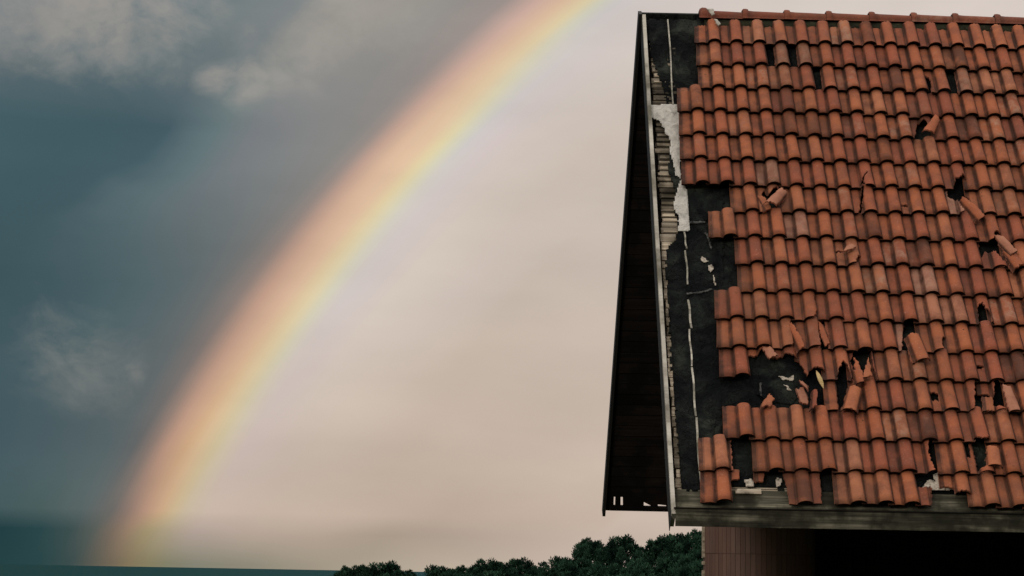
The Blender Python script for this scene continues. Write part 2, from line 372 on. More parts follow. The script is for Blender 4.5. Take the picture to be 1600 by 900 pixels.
def tile(mb, row, col, remove=(), keep=None, du=0, dv=0, rot=0, lift=0, tint=None, place=None, pitch=0, rollr=0, rnd=random):
    broken = bool(remove) or keep is not None
    nx, ny = (46, 44) if broken else (len(AS) - 1, 5)
    a0, a1, b0, b1 = -.86, .30, 0.0, 1.13
    tint = tint or (rnd.random(), rnd.random() ** 1.0, 1.0 if rnd.random() < .07 else 0.0)
    if keep is not None:
        cx = sum(p[0] for p in keep) / len(keep) * WT; cy = sum(p[1] for p in keep) / len(keep) * LT; cz = -.03
    else: cx, cy, cz = -.28 * WT, .5 * LT, 0
    ph = rnd.random() * 50; pd = rnd.uniform(.15, .6)
    def pt(a, b, dz):
        x = a * WT * (1.04 - .09 * b); y = b * LT; z = prof(a) * (1 - .06 * b) - b * (TT + GAP) + dz
        v = Vector((x - cx, y - cy, z - cz))
        if pitch: v = Matrix.Rotation(R_(pitch), 3, 'X') @ v
        if rollr: v = Matrix.Rotation(R_(rollr), 3, 'Y') @ v
        if rot: v = Matrix.Rotation(R_(rot), 3, 'Z') @ v
        if place: return S(place[0] + v.x, place[1] + v.y, place[2] + v.z)
        return S(col * WT + v.x + cx + du, (18 - row) * LT + v.y + cy + dv, v.z + cz + lift)
    cell = [[True] * ny for _ in range(nx)]
    if broken:
        for i in range(nx):
            for j in range(ny):
                a = a0 + (a1 - a0) * (i + .5) / nx; b = b0 + (b1 - b0) * (j + .5) / ny
                na = a + .05 * noise.noise(Vector((a * 9, b * 9, ph))); nb = b + .06 * noise.noise(Vector((a * 9, b * 9, ph + 9)))
                if keep is not None and not inpoly(na, nb, keep): cell[i][j] = False
                for P in remove:
                    if inpoly(na, nb, P): cell[i][j] = False
    top, bot = {}, {}
    A_ = [a0 + (a1 - a0) * i / nx for i in range(nx + 1)] if broken else AS
    def vi(D, i, j, dz):
        if (i, j) not in D:
            D[(i, j)] = len(mb.v); mb.v.append(pt(A_[i], b0 + (b1 - b0) * j / ny, dz))
        return D[(i, j)]
    for i in range(nx):
        for j in range(ny):
            if not cell[i][j]: continue
            q = [(i, j), (i + 1, j), (i + 1, j + 1), (i, j + 1)]
            am = .5 * (A_[i] + A_[i + 1]); pan = max(ss_(-.26, -.34, am) * pd, 1.0 * ss_(-.21, -.27, am) * ss_(-.43, -.35, am), ss_(.18, .25, am) * 1.0, ss_(-.63, -.70, am) * 1.0)  # pan grime, plus painted crease shade along both sides of the roll
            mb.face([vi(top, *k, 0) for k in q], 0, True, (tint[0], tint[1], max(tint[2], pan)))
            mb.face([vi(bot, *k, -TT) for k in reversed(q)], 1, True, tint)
            for (p, r, di, dj) in ((q[0], q[1], 0, -1), (q[1], q[2], 1, 0), (q[2], q[3], 0, 1), (q[3], q[0], -1, 0)):
                ii, jj = i + di, j + dj
                out = ii < 0 or jj < 0 or ii >= nx or jj >= ny
                if out or not cell[ii][jj]:
                    m = 1 if (out and jj < 0) else (0 if out else 2)  # lower end face gets the painted gap shade
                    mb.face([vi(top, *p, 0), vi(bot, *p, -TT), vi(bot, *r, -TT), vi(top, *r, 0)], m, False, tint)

LEFT = {1:-7,2:-7,3:-7,4:-8,5:-8,6:-8,7:-8,8:-6,9:-7,10:-6,11:-6,12:-7,13:-7,14:-7,15:-3,16:-7,17:-8,18:-8}
PAN = [(-1, -.1), (-.33, -.1), (-.31, 1.5), (-1, 1.5)]
ROLLALL = [(-.42, -.1), (.5, -.1), (.5, 1.5), (-.36, 1.5)]
missing = set()
DAM = {
 (2,-4):[PAN], (2,-3):[PAN], (3,-2):[PAN], (3,4):[PAN],
 (3,3):[[(-.9,.2),(-.7,-.1),(-.55,-.1),(-.45,.6),(-.7,.9)]],
 (5,2):[[(-.75,-.1),(.5,-.1),(.5,.35),(.1,.5),(-.1,.9),(-.4,.75)]],
 (7,-1):[[(-.22,-.1),(-.30,.15),(-.18,.45),(.05,.55),(.05,.48),(-.13,.38),(-.20,.15),(-.12,-.1)]],
 (8,-1):[[(-.5,-.1),(-.36,.5),(-.2,1.1),(-.12,1.1),(-.26,.5),(-.38,-.1)]],
 (8,-5):[[(-.55,-.1),(.5,-.1),(.5,.75),(.1,.95),(-.25,.7),(-.4,.95),(-.6,.6)]],
 (8,1):[[(-.78,.34),(-.35,.30),(-.35,.38),(-.78,.42)]],
 (7,3):[[(-.35,-.1),(.5,-.1),(.5,.3),(.12,.55),(-.05,.35),(-.2,.45)]],
 (8,3):[[(-.6,1.5),(-.62,.75),(-.25,.55),(-.2,.15),(-.05,-.1),(.5,-.1),(.5,1.5)]],
 (8,4):[[(-1,-.1),(-.8,-.1),(-.62,.45),(-.7,.8),(-1,.9)]],
 (9,4):[[(-.15,-.1),(.5,-.1),(.5,.30),(.05,.35),(-.05,.2)]],
 (10,4):[[(-.8,.25),(-.55,1.5),(.5,1.5),(.5,.3),(.1,.15),(-.1,.6),(-.45,.7)]],
 (10,-2):[[(-.05,-.1),(.5,-.1),(.5,.42),(.14,.30)],[(-.7,.55),(-.3,.55),(-.3,.60),(-.7,.62)]],
 (12,-4):[[(.02,-.1),(.5,-.1),(.5,1.0),(.2,.85),(.24,.35)]],
 (12,3):[[(-.28,-.1),(-.28,.55),(-.05,.75),(.05,.5),(.3,.35),(.1,-.1)]],
 (12,2):[], 
 (13,-5):[[(.1,-.1),(.5,-.1),(.5,1.5),(.2,1.5),(.12,.6)]],
 (13,-4):[[(-.9,.9),(-.55,-.1),(-.95,-.1)],[(.14,-.1),(.5,-.1),(.5,1.2),(.2,.9)]],
 (13,-3):[[(-.72,-.1),(-.45,-.1),(-.5,1.1),(-.8,1.1)]],
 (13,0):[[(-.95,-.1),(-.6,-.1),(-.45,.55),(-.2,1.5),(.5,1.5),(.5,-.1)]],
 (13,1):[[(.0,-.1),(.5,-.1),(.5,.62),(.18,.50),(.05,.3)]],
 (14,-6):[[(-1,-.1),(.5,-.1),(.5,.8),(.1,.72),(-.15,.95),(-.5,.78),(-1,.84)]],
 (14,-5):[[(-1,-.1),(.5,-.1),(.5,.66),(.2,.72),(-.2,.84),(-.6,.74),(-1,.8)]],
 (14,-4):[[(-1,-.1),(-.38,-.1),(-.5,.35),(-.72,.66),(-1,.8)],[(-.5,-.1),(.34,-.1),(.3,.3),(-.36,.32)]],
 (14,-3):[[(-.3,-.1),(-.22,.32),(0,.58),(.14,.46),(.24,-.1)]],
 (14,-2):[[(-.75,-.1),(-.6,.45),(-.7,.72),(-.45,1.2),(.22,1.3),(.16,.4),(.28,-.1)]],
 (14,3):[[(-.8,.42),(-.35,.5),(-.35,.6),(-.8,.62)]],
 (15,-3):[[(-.36,-.1),(.5,-.1),(.5,1.5),(-.30,1.5)]],
 (15,1):[[(-.85,.75),(-.42,.65),(-.4,.35),(-.7,.4)]],
 (15,2):[[(-.18,-.1),(.08,.95),(.2,1.5),(.5,1.5),(.5,-.1)]],
 (15,3):[[(-1,-.1),(-.36,-.1),(-.36,.62),(-1,.66)],[(-.36,.2),(.35,-.1),(.35,1.0),(-.1,1.1)]],
 (18,1):[[(-1.0,-.1),(-1,.66),(-.35,.62),(-.3,.42),(.5,.45),(.5,-.1)]], (18,-7):[[(-1,-.1),(-1,.72),(-.4,.80),(-.3,1.5),(.5,1.5),(.5,-.1)]], (18,-6):[[(-1,-.1),(-1,.78),(-.5,.70),(-.34,1.5),(.5,1.5),(.5,-.1)]],
 (16,2):[[(-.3,-.1),(-.3,.12),(.0,.02),(.3,.10),(.3,-.1)]],
 (17,-7):[[(-.62,-.1),(.5,-.1),(.5,1.5),(-.66,1.5)]],
 (17,0):[[(-.02,-.1),(-.16,.35),(-.14,.8),(.04,1.5),(.5,1.5),(.5,-.1)]],
 (17,1):[],
 (17,2):[[(-.42,1.5),(-.5,.55),(-.8,.6),(-.8,1.5)],[(-.33,.1),(.5,.3),(.5,1.5),(-.36,1.5)]],
 (18,-5):[[(-1,1.5),(-.78,1.5),(-.62,.5),(-.55,-.1),(-1,-.1)]],
 (18,-4):[[(-.38,-.1),(.5,-.1),(.5,1.5),(-.34,1.5)]],
 (18,0):[[(-.3,-.1),(.5,-.1),(.5,1.5),(-1,1.5),(-1,.62),(-.6,.6),(-.25,.62)]],
}
SLIP = {(4,2):(0,-.03,0,.004), (3,4):(0,-.015,0,.01), (3,6):(0,-.012,0,.012), (13,-2):(0,-.012,0,.012), (17,1):(.004,-.012,0,.004),
        (7,-7):(0,0,0,.006), (16,2):(0,-.01,2,.01), (16,-7):(.0,0,0,.004)}
rt = random.Random(3)
mb = MB()
for row in range(1, 19):
    course_w = [.004 * math.sin(row * 1.7), rt.uniform(-.004, .004)]
    for col in range(LEFT[row], 14):
        k = (row, col)
        if k in missing or (row == 14 and False): continue
        du, dv, ro, li = SLIP.get(k, (0, 0, 0, 0))
        du += rt.gauss(0, .0028) + course_w[1]; dv += rt.gauss(0, .0035) + .006 * math.sin(col * .45 + row * .8)
        ro += rt.gauss(0, .55); li += abs(rt.gauss(0, .0025))
        t = (min(1, max(0, rt.gauss(.5, .19))), rt.random(), rt.uniform(.4, .8) if rt.random() < .05 else 0.0)
        if k in ((2,-4), (2,-3), (3,4)): t = (.9, 1.0, .35)
        if k in ((16,0), (5,4), (10,1), (14,4)): t = (.3, .9, .8)
        if k in ((7,-5), (8,3), (9,-4), (11,1), (13,0)): t = (1.0, .95, 0)
        dam = list(DAM.get(k, ()))
        if row == 1: dam.append([(-1, .90 + rt.uniform(-.04, .04)), (-.31, .90), (-.31, 1.5), (-1, 1.5)]); dam.append([(-.4, 1.07), (.5, 1.07), (.5, 1.5), (-.4, 1.5)])
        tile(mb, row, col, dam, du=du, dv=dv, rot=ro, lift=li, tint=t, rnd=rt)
tiles_o = mb.build('roof_tiles', ['terracotta', 'tile_gap_shade', 'fresh_break'], house)

# ---- felt: overlapping sheets following outlines traced on the roof plane
def felt_sheet(mb, poly, h0, seed, res=.022, amp=.008, th=.004):
    us = [p[0] for p in poly]; vs = [p[1] for p in poly]
    u0, u1, v0, v1 = min(us), max(us), min(vs), max(vs)
    nx = max(2, int((u1 - u0) / res)); ny = max(2, int((v1 - v0) / res))
    cell = {}
    for i in range(nx):
        for j in range(ny):
            u = u0 + (u1 - u0) * (i + .5) / nx; v = v0 + (v1 - v0) * (j + .5) / ny
            w = .012 * noise.noise(Vector((u * 22, v * 22, seed)))
            if inpoly(u + w, v + w, poly): cell[(i, j)] = 1
    top, bot = {}, {}
    def vi(D, i, j, dz):
        if (i, j) not in D:
            u = u0 + (u1 - u0) * i / nx; v = v0 + (v1 - v0) * j / ny
            jx = res * .3 * noise.noise(Vector((u * 60, v * 60, seed + 3)))
            hh = amp * (noise.noise(Vector((u * 5, v * 3, seed))) + .5 * noise.noise(Vector((u * 16, v * 12, seed))))
            D[(i, j)] = len(mb.v); mb.v.append(S(u + jx, v + jx, h0 + hh + dz))
        return D[(i, j)]
    for (i, j) in cell:
        q = [(i, j), (i + 1, j), (i + 1, j + 1), (i, j + 1)]
        mb.face([vi(top, *k, 0) for k in q], 0, True)
        mb.face([vi(bot, *k, -th) for k in reversed(q)], 0, True)
        for (p, r, di, dj) in ((q[0], q[1], 0, -1), (q[1], q[2], 1, 0), (q[2], q[3], 0, 1), (q[3], q[0], -1, 0)):
            if (i + di, j + dj) not in cell:
                mb.face([vi(top, *p, 0), vi(bot, *p, -th), vi(bot, *r, -th), vi(top, *r, 0)], 0, False)
def pp(lst, h): return [at(x, y, h) for x, y in lst]
mb = MB()
left_edge = [(1008,31),(1012,55),(1019,89),(1025,111),(1036,138),(1042,160),(1052,165),(1049,200),(1047,233),(1044,268),(1049,285),(1056,297),(1054,325),(1058,345),(1060,362),(1054,378),(1045,384),(1041,393),(1040,427),(1046,449),(1048,560),(1052,607),(1058,662),(1061,707),(1063,744),(1068,766)]
poly = pp(left_edge + [(1110,768),(1130,766),(1130,30)], HF)
felt_sheet(mb, poly, HF, 1.0, .018, .020)
ur = U_R
poly2 = [at(1125, 762, HF), (ur, .10), (ur, V_RIDGE), (at(1125, 30, HF)[0], V_RIDGE)]
felt_sheet(mb, poly2, HF - .002, 4.0, .05)
# overlapping second layer with visible lap lines
felt_sheet(mb, pp([(1042,445),(1075,458),(1113,452),(1150,455),(1150,590),(1240,598),(1260,640),(1120,640),(1105,766),(1066,768),(1060,700),(1050,560)], HF + .008), HF + .010, 8.0, .016, .018)
felt_sheet(mb, pp([(1070,289),(1141,287),(1141,322),(1100,346),(1078,347)], HF + .007), HF + .007, 11.0, .015, .006)
felt_sheet(mb, pp([(1160,548),(1262,545),(1262,600),(1238,632),(1200,628),(1160,600)], HF + .014), HF + .014, 21.0, .012, .020)
felt = mb.build('roofing_felt', ['bitumen_felt'], house)

# ---- boards under the felt
def bx(mb, u0, u1, v0, v1, h0, h1, tint=(.5, .5, 0), skew=0, mi=0):
    h0 += DZ; h1 += DZ
    mb.hexa([S(u0, v0, h0), S(u1, v0 , h0), S(u1, v1, h0), S(u0, v1 , h0), S(u0, v0, h1), S(u1, v0 , h1), S(u1, v1, h1), S(u0 + skew, v1 , h1)], mi, tint)
rb = random.Random(11)
UL_T, VT = at(1009, 25, HF); UL_B, VB = at(1056, 800, HF)
def u_edge(v): return UL_B + (UL_T - UL_B) * (v - VB) / (VT - VB)
mb = MB(); v = -.02
while v < V_RIDGE - .03:
    py_top = v > 2.75
    p = rb.uniform(.055, .085) if py_top else rb.uniform(.09, .12)
    g_ = rb.uniform(.006, .016)
    ue = u_edge(v) + .012 + rb.uniform(0, .014)
    if py_top:
        # split, weathered boards: front splinters of uneven length over the full board
        bx(mb, ue + rb.uniform(0, .02), 3.0, v, v + p - g_, -.150, -.122, (rb.uniform(-.3, .6), 0, 0))
        w_ = p * rb.uniform(.4, .7)
        z0 = rb.uniform(.0, .012)
        bx(mb, ue + rb.uniform(0, .03), ue + rb.uniform(.25, .4), v + rb.uniform(0, .01), v + w_, -.1225, -.118 + z0 * .5, (rb.uniform(-.25, 1.3), 0, 0), rb.uniform(-.01, .02))
    else:
        bx(mb, ue - .002, 3.0, v, v + p - g_, -.150, -.118, (rb.uniform(.5, 1.4), 0, 0), rb.uniform(-.008, .008))
    v += p
boards = mb.build('roof_boards', ['weathered_boards'], house)
# solid underlay below the gaps between the boards
mb = MB()
mb.hexa([S(UL_B + .06, .06, -.23), S(U_R, .06, -.23), S(U_R, V_RIDGE - .02, -.23), S(UL_T + .01, V_RIDGE - .02, -.23), S(UL_B + .06, .06, -.19), S(U_R, .06, -.19), S(U_R, V_RIDGE - .02, -.19), S(UL_T + .01, V_RIDGE - .02, -.19)])
mb.build('rafter_board', ['dark_brown_planks'], house)

# ---- pale membrane strips along the verge
def sheet_part(name, polys, h, seeds, mats, amp=.006, res=.012, th=.004):
    mb = MB()
    for P, sdv in zip(polys, seeds): felt_sheet(mb, pp(P, h), h, sdv, res, amp, th)
    return mb.build(name, mats, house)
sheet_part('flashing', [[(1014,163),(1059,163),(1062,180),(1063,230),(1064,280),(1057,274),(1052,255),(1046,235),(1049,220),(1040,207),(1034,193),(1028,188),(1017,183)]], -.122, [2.], ['pale_membrane'], .012)
sheet_part('flashing', [[(1063,281),(1069,284),(1074,300),(1076,330),(1077,361),(1060,361),(1060,335),(1053,325),(1057,300)]], -.122, [5.], ['pale_membrane'], .008)
# ---- pale battens
def batten(p, q, w, h=-.117):
    mb = MB(); (u0, v0), (u1, v1) = at(*p, h), at(*q, h)
    n = 6
    for k in range(n):
        a, b2 = k / n, (k + 1) / n
        o1 = .004 * math.sin(v0 * 9 + a * 7); o2 = .004 * math.sin(v0 * 9 + b2 * 7)
        ua, va, ub, vb = u0 + (u1 - u0) * a + o1, v0 + (v1 - v0) * a, u0 + (u1 - u0) * b2 + o2, v0 + (v1 - v0) * b2
        mb.hexa([S(ub, vb, h - .02), S(ub + w, vb, h - .02), S(ua + w, va, h - .02), S(ua, va, h - .02), S(ub, vb, h), S(ub + w, vb, h), S(ua + w, va, h), S(ua, va, h)], 0, (.45 + .3 * math.sin(k * 2.1), 0, 0))
    return mb.build('batten', ['pale_batten'], house)
for p, q, w in (((1043,30),(1051,163),.012), ((1068,362),(1072,388),.012), ((1070,391),(1074,444),.013), ((1074,468),(1079,512),.016), ((1076,514),(1080,572),.013), ((1080,574),(1086,650),.015), ((1086,652),(1095,772),.016)):
    batten(p, q, w)
# ---- torn scraps of pale lining on the felt
mb = MB()
for P, sdv in (([(1101,362),(1104,362),(1111,378),(1113,390),(1109,386)], 1), ([(1095,401),(1103,403),(1107,408),(1100,410),(1096,407)], 2), ([(1108,414),(1113,412),(1115,420),(1110,426),(1107,421)], 3),
               ([(1114,428),(1117,434),(1119,446),(1116,446)], 4), ([(1073,457),(1090,456),(1112,451),(1113,453),(1090,459),(1073,460)], 5), ([(1078,346),(1102,345),(1102,348),(1078,349)], 6),
               ([(1216,586),(1224,590),(1232,590),(1240,586),(1239,595),(1232,593),(1223,594)], 7), ([(1224,599),(1228,602),(1238,612),(1230,608)], 8), ([(1187,598),(1191,598),(1190,618),(1187,618)], 9)):
    mb = MB(); felt_sheet(mb, pp(P, HF + .024), HF + .024, sdv, .006, .003, .003)
    mb.build('torn_lining', ['felt_edge' if sdv in (1, 5, 6, 9) else 'cream_lining'], felt)
mb = MB()
for P, sdv in (([(1163,750),(1172,748),(1179,752),(1178,760),(1165,760)], 1), ([(1212,746),(1221,747),(1221,757),(1213,761)], 2), ([(1441,762),(1450,750),(1462,752),(1458,742),(1466,737),(1475,742),(1476,756),(1488,763),(1500,765),(1441,767)], 3), ([(1302,757),(1308,755),(1318,762),(1312,768),(1304,765)], 4)):
    mb = MB(); felt_sheet(mb, pp(P, -.112), -.112, sdv, .008, .006, .004); mb.build('eaves_membrane', ['cream_lining'], house)

mb = MB(); _a, _b = at(1149, 763, -.10), at(1190, 771, -.10)
bx(mb, _a[0], _b[0], _b[1], _a[1], -.09, -.068, (.9, 0, 0), .02); mb.build('broken_batten', ['weathered_boards'], house)
# ---- eaves board lying in the slope, and fascia
ul = at(1056, 800, -.09)[0]
mb = MB()
n = 5
for k in range(n):
    v0 = -.045 + k * .041; 
    bx(mb, ul, U_R, v0, v0 + .0385, -.150, -.083 - .003 * k + rb.uniform(-.002, .002), (rb.uniform(.5, 1.1), 0, 0))
mb.build('eaves_board', ['mossy_wood'], house)
mb = MB()
f0 = S(ul - .004, -.055, -.083)
fz1 = f0.z + .004; fz0 = fz1 - .135
def fb(mb, u0, u1, z0, z1, y0, y1, tint=(.5, .5, 0), name=None):
    o = Vector((f0.x, f0.y, 0))
    def q(u, y, z): return o + ud * u + bd * y + zd * z
    mb.hexa([q(u0, y0, z0), q(u1, y0, z0), q(u1, y1, z0), q(u0, y1, z0), q(u0, y0, z1), q(u1, y0, z1), q(u1, y1, z1), q(u0, y1, z1)], 0, tint)
LEN = U_R - ul
fb(mb, 0, LEN, fz0, fz1, -.030, .0, (.7, 0, 0))
mb.build('fascia_board', ['mossy_wood'], house)
mb = MB(); fb(mb, -.012, LEN, fz1 + .0005, fz1 + .012, -.036, .012, (.7, 0, 0)); mb.build('eaves_strip', ['dark_brown_planks'], house)

# ---- barge board of the near slope
def verge(u0o, u1o, h0, h1, name, mats, v0=-.30, v1=None, tint=(.5, 0, 0), top=0.):
    mb = MB(); v1 = v1 or V_RIDGE + .01; n = 12
    for k in range(n):
        a, b2 = v0 + (v1 - v0) * k / n, v0 + (v1 - v0) * (k + 1) / n - .0015
        ea, eb = u_edge(a), u_edge(b2)
        mb.hexa([S(ea + u0o, a, h0), S(ea + u1o, a, h0), S(eb + u1o, b2, h0), S(eb + u0o, b2, h0), S(ea + u0o, a, h1), S(ea + u1o, a, h1), S(eb + u1o, b2, h1), S(eb + u0o, b2, h1)], 0, (tint[0] + .12 * math.sin(k * 1.9), 0, 0))
    return mb.build(name, mats, house)
verge(-.040, -.008, -.27, -.075, 'barge_board', ['grey_paint_wood'], v0=-.10)
verge(-.046, -.041, -.28, -.12, 'barge_trim', ['dark_metal'], v0=-.135, v1=V_RIDGE + .1)

# ---- far slope seen from below through the open gable
APEX = S(0, V_RIDGE, -.20)
e1 = ray(943, 798)
TF_ANG = R_(61.5)
fd = math.cos(TF_ANG) * bd - math.sin(TF_ANG) * zd          # down the far slope
fn = math.sin(TF_ANG) * bd + math.cos(TF_ANG) * zd          # its outward normal
def SF(u, t, h): return APEX + ud * u + fd * t + fn * h
def atf(px, py, h=0):
    d = ray(px, py); Q = APEX + fn * h; t = (Q - CAM).dot(fn) / d.dot(fn); X = CAM + d * t - APEX
    return X.dot(ud), X.dot(fd)
(ua, ta), (ub, tb) = atf(1002, 30), atf(946, 797)
def uf(t): return ua + (ub - ua) * (t - ta) / (tb - ta)
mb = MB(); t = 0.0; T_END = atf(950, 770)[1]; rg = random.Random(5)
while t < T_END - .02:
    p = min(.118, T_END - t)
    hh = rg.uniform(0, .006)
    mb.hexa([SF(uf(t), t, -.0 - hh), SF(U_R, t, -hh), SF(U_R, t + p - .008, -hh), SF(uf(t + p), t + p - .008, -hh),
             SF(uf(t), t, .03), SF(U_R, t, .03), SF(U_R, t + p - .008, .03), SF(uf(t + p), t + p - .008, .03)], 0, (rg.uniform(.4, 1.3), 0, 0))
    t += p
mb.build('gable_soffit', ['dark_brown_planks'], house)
mb = MB()
mb.hexa([SF(ua, -.1, .032), SF(U_R, -.1, .032), SF(U_R, T_END, .032), SF(uf(T_END), T_END, .032), SF(ua, -.1, .09), SF(U_R, -.1, .09), SF(U_R, T_END, .09), SF(uf(T_END), T_END, .09)])
mb.build('rear_roofing_felt', ['bitumen_felt'], house)
# last strip at the far eave, pierced by gaps where boards have gone
mb = MB()
def quadf(pts, h0=0.0, h1=.03):
    q = [atf(x, y, h0) for x, y in pts]
    mb.hexa([SF(*p, h0) for p in q] + [SF(*p, h1) for p in q], 0, (.6, 0, 0))
yb = lambda x: 796.5 + (x - 945) * .03
quadf([(946,797.5),(958.5,798),(959.5,768),(948,768)])
quadf([(958.5,798),(1110,801),(1110,794.5),(958.5,790.5)])
quadf([(961.2,790.6),(969.7,791),(969.7,776.5),(961.6,776)])
quadf([(973.4,791),(1006,792),(1006,778),(973.2,777)])
quadf([(958.8,776.3),(1110,779),(1110,768),(959,768)])
quadf([(1006,784.5),(1017,790.2),(1017,778),(1006,778)])
quadf([(1017,792.3),(1028,792.6),(1028,778),(1017,778)])
quadf([(1028,788.2),(1041,789.6),(1041,778),(1028,778)])
quadf([(1041,793),(1110,795),(1110,778),(1041,778)])
mb.build('pierced_soffit_strip', ['dark_brown_planks'], house)
mb = MB()      # far verge board
for k in range(10):
    a = -.11 + (tb + .16) * k / 10; b2 = -.11 + (tb + .16) * (k + 1) / 10
    mb.hexa([SF(uf(a) - .03, a, -.05), SF(uf(a), a, -.05), SF(uf(b2), b2, -.05), SF(uf(b2) - .03, b2, -.05), SF(uf(a) - .03, a, .10), SF(uf(a), a, .10), SF(uf(b2), b2, .10), SF(uf(b2) - .03, b2, .10)], 0, (.5, 0, 0))
mb.build('rear_barge_board', ['dark_metal'], house)

# ---- walls: round corner clad in narrow vertical strip tiles, dark recess beside it
Z_SOF = 2.34
depth = 17.0
RC = .50
def ucol(px, d): return (px - 800) / FPX * d
CC = Vector((ucol(1104, depth) + RC * 1.0, depth, 0))
mb = MB(); rw = random.Random(9)
nst = int(2 * math.pi * RC / .046)
rows = [0.0] + [Z_SOF - .02 - .0 - k * .30 for k in range(7, -1, -1)]
_d = ray(1180, 865); zj = 1.7 + _d.z / _d.y * 16.25     # one joint is visible just below the eave
rows = sorted({0.02, *[zj + k * .45 for k in range(-6, 3) if 0.03 < zj + k * .45 < Z_SOF - .03], Z_SOF})
for r0, r1 in zip(rows, rows[1:]):
    for k in range(nst):
        a0 = 2 * math.pi * k / nst; a1 = 2 * math.pi * (k + 1) / nst; ga = .0016 / RC
        t = (min(1, max(0, rw.gauss(.5, .22))), 0, 0)
        q = []
        for a in (a0 + ga, a1 - ga):
            q.append((math.cos(a), math.sin(a)))
        dr = rw.uniform(0, .0015)
        def P(cs, rr, z): return Vector((CC.x + cs[0] * rr, CC.y + cs[1] * rr, z))
        A, B = q
        i0 = len(mb.v)
        mb.v += [P(A, RC - .02, r0 + .003), P(B, RC - .02, r0 + .003), P(B, RC - .02, r1 - .003), P(A, RC - .02, r1 - .003),
                 P(A, RC + dr, r0 + .003), P(B, RC + dr, r0 + .003), P(B, RC + dr, r1 - .003), P(A, RC + dr, r1 - .003)]
        for f in ((4, 5, 6, 7), (0, 1, 5, 4), (2, 3, 7, 6), (1, 2, 6, 5), (3, 0, 4, 7)):
            mb.face([i0 + x for x in f], 0, False, t)
    # core cylinder behind the joints
i0 = len(mb.v); N = 72
for z in (0.0, Z_SOF):
    for k in range(N):
        a = 2 * math.pi * k / N; mb.v.append(Vector((CC.x + math.cos(a) * (RC - .006), CC.y + math.sin(a) * (RC - .006), z)))
for k in range(N): mb.face([i0 + k, i0 + (k + 1) % N, i0 + N + (k + 1) % N, i0 + N + k], 0, True, (0, 0, 0))
mb.build('round_wall', ['wall_strip_tile', 'tile_gap_shade'], house)
def boxw(mb, x0, x1, y0, y1, z0, z1, tint=(.5, 0, 0)):
    mb.hexa([(x0, y0, z0), (x1, y0, z0), (x1, y1, z0), (x0, y1, z0), (x0, y0, z1), (x1, y0, z1), (x1, y1, z1), (x0, y1, z1)], 0, tint)
xl = CC.x; xr = P0.x + U_R - .3
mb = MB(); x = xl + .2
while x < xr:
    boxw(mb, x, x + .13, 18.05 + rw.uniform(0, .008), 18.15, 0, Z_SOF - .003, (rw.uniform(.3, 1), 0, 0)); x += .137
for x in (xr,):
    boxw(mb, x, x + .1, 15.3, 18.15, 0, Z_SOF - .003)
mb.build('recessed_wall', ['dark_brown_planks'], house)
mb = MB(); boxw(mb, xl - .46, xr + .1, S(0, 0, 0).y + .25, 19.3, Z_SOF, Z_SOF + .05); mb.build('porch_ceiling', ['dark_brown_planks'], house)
# closing gable wall, well inside the overhang
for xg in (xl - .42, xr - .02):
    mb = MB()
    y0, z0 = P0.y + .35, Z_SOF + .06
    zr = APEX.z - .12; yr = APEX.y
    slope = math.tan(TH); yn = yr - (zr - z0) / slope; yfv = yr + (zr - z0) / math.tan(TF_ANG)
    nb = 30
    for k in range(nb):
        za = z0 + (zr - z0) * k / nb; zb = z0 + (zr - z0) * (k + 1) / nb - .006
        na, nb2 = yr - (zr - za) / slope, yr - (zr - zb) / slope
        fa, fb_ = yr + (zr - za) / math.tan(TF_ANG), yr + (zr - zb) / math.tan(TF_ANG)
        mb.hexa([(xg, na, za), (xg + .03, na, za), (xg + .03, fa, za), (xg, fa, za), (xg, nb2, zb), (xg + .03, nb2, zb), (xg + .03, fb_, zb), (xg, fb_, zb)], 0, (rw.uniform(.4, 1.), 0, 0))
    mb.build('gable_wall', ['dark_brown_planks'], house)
# slim notched strip on the left side of the round wall
mb = MB(); xs = ucol(1103.3, depth); 
for z0, z1 in ((0, 1.66), (1.69, 1.75), (1.80, 1.83), (1.86, 2.33)):
    boxw(mb, xs - .012, xs + .012, depth - .06, depth + .02, z0, z1, (1.0, 0, 0))
mb.build('corner_strip', ['weathered_boards'], house)

